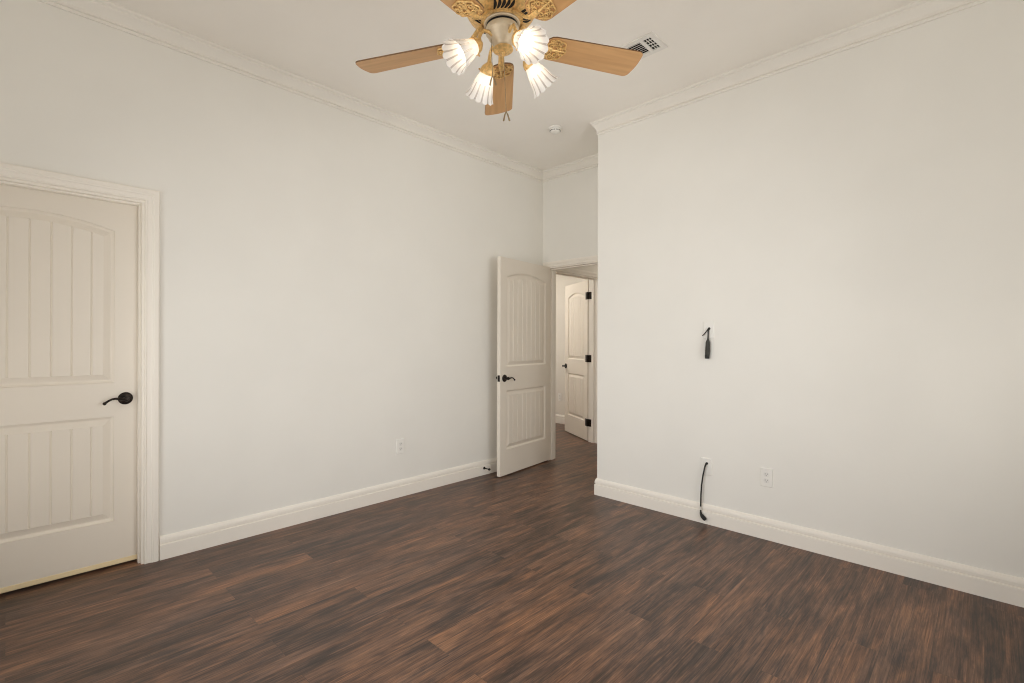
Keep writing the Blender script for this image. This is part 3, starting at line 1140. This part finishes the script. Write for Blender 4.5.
def plate_mesh(w=0.072, h=0.117):
    mb = MB()
    a, c = rounded_rect(w, h, 0.005), rounded_rect(w - 0.006, h - 0.006, 0.004)
    n = len(a)
    vs = [STAND @ Vector((x, y, 0)) for x, y in a] + [STAND @ Vector((x, y, 0.003)) for x, y in a] + [STAND @ Vector((x, y, 0.006)) for x, y in c]
    fs = [(i, (i + 1) % n, (i + 1) % n + n, i + n) for i in range(n)] + [(i + n, (i + 1) % n + n, (i + 1) % n + 2 * n, i + 2 * n) for i in range(n)]
    fs += [tuple(range(n))[::-1], tuple(range(2 * n, 3 * n))]
    return mb.add(vs, fs)


def outlet(loc, rz, label, group=None):
    t = empty('power_outlet', loc, rz)
    tag(t, label, 'outlet', group)
    plate_mesh().build('cover_plate', M['plate'], t)
    for sz in (0.0195, -0.0195):
        poly = []
        for k in range(28):
            a = 2 * PI * k / 28
            poly.append((max(-0.0165, min(0.0165, 0.0172 * math.cos(a))), sz + max(-0.0142, min(0.0142, 0.0172 * math.sin(a)))))
        r_ = MB().prism(poly, 0.0055, 0.0078, STAND).build('receptacle', M['socket'], t)
        mb = MB()
        for bx_ in ((-0.0078, -0.0052, sz - 0.001, sz + 0.008), (0.0052, 0.0078, sz, sz + 0.007)):
            mb.prism([(bx_[0], bx_[2]), (bx_[1], bx_[2]), (bx_[1], bx_[3]), (bx_[0], bx_[3])], 0.0074, 0.0081, STAND)
        mb.prism([(0.0028 * math.cos(2 * PI * k / 10), sz - 0.0075 + 0.0028 * math.sin(2 * PI * k / 10)) for k in range(10)], 0.0074, 0.0081, STAND)
        mb.build('socket_slots', M['slot'], r_)
    MB().lathe([(0.0001, 0.0055), (0.0034, 0.0055), (0.003, 0.0072), (0.0001, 0.0076)], 12, STAND).build('screw', M['plate'], t)
    return t


outlet((-0.990, YR, 0.388), 0, 'white duplex power outlet low on the right wall beside the cable plate')
outlet((XL, 2.190, 0.400), PI / 2, 'white duplex power outlet low on the long left wall')
outlet((-4.626, YFAR, 0.398), 0, 'white outlet in the far room seen left of the far door')


def cable_plate(x, z, label, hx, hz):
    t = empty('wall_plate', (x, YR, z))
    tag(t, label, 'wall plate')
    plate_mesh(0.072, 0.115).build('cover_plate', M['plate'], t)
    mb = MB().lathe([(0.0001, 0.0055), (0.0085, 0.0055), (0.0085, 0.0068), (0.0062, 0.0072), (0.0055, 0.0064), (0.0001, 0.0064)], 20, Matrix.Translation((hx, 0, hz)) @ STAND)
    mb.build('grommet', M['dark'], t, smooth=40)
    return t


cable_plate(-1.357, 1.322, 'white cable plate high on the right wall with short black cables', 0.004, 0.010)
cable_plate(-1.372, 0.388, 'white cable plate low on the right wall above a hanging cord', 0.006, 0.023)

# black cables hanging from the upper plate
hd = empty('hanging_cable', (-1.353, YR, 1.331))
tag(hd, 'short black cable bundle with thick sleeved end hanging high on right wall', 'cable')
mb = MB().tube([(0.0, -0.0075, 0.001), (0.0, -0.016, 0.0), (-0.001, -0.020, -0.010), (-0.0015, -0.020, -0.040), (-0.0025, -0.020, -0.072)], [0.0052, 0.0052, 0.0048, 0.0045, 0.005], 10)
mb.build('cord', M['black_cable'], hd, smooth=60)
mb = MB().tube([(-0.002, -0.0075, 0.001), (-0.004, -0.015, -0.002), (-0.014, -0.018, -0.018), (-0.028, -0.019, -0.036), (-0.041, -0.019, -0.048)], [0.004, 0.0036, 0.0032, 0.0032, 0.0036], 8)
mb.build('pigtail', M['black_cable'], hd, smooth=60)
mb = MB().tube([(-0.0022, -0.020, -0.066), (-0.0026, -0.020, -0.076), (-0.003, -0.020, -0.092), (-0.005, -0.020, -0.150), (-0.007, -0.020, -0.192), (-0.0075, -0.020, -0.199)],
               [0.006, 0.009, 0.0165, 0.0185, 0.0165, 0.0125], 14, flat=0.85)
s_ = mb.build('sleeve', M['sleeve'], hd, smooth=60)
mb = MB().tube([(-0.0074, -0.020, -0.180), (-0.0078, -0.020, -0.204)], [0.0176, 0.0165], 14, flat=0.85)
mb.build('plug', M['black_cable'], s_, smooth=50)

# black cord hanging from the lower plate down to the baseboard
lc = empty('hanging_cable', (-1.366, YR, 0.411))
tag(lc, 'thin black cord hanging from low wall plate down over the baseboard', 'cable')
pts = [(0, -0.0075, 0), (-0.001, -0.018, -0.001), (-0.006, -0.026, -0.022), (-0.018, -0.028, -0.085), (-0.027, -0.028, -0.150), (-0.031, -0.028, -0.215), (-0.032, -0.029, -0.290), (-0.032, -0.030, -0.335)]
MB().tube(pts, [0.0062, 0.0058] + [0.0052] * 6, 10).build('cord', M['black_cable'], lc, smooth=60)
MB().tube([(-0.032, -0.0293, -0.296), (-0.032, -0.0297, -0.318)], 0.0066, 12).build('tape_band', M['tape'], lc, smooth=50)
MB().tube([(-0.032, -0.030, -0.333), (-0.029, -0.031, -0.346), (-0.020, -0.033, -0.358), (-0.004, -0.036, -0.371), (0.004, -0.037, -0.377)], [0.006, 0.0085, 0.0125, 0.0130, 0.010], 12).build('plug', M['black_cable'], lc, smooth=50)

# door stop on the left baseboard
ds = empty('door_stop', (XL + 0.017, 3.086, 0.064))
tag(ds, 'small black door stop fixed to the baseboard beside the open door', 'door stop')
Ry = Matrix.Rotation(PI / 2, 4, 'Y')
MB().lathe([(0.0001, 0), (0.0125, 0), (0.0125, 0.004), (0.006, 0.007), (0.0001, 0.007)], 18, Ry).build('mount', M['bronze'], ds, smooth=40)
MB().lathe([(0.0048, 0.005), (0.0042, 0.030), (0.0048, 0.066)], 14, Ry).build('rod', M['bronze'], ds, smooth=40)
MB().lathe([(0.0001, 0.063), (0.010, 0.064), (0.011, 0.072), (0.009, 0.078), (0.0001, 0.079)], 18, Ry).build('rubber_tip', M['black_cable'], ds, smooth=40)
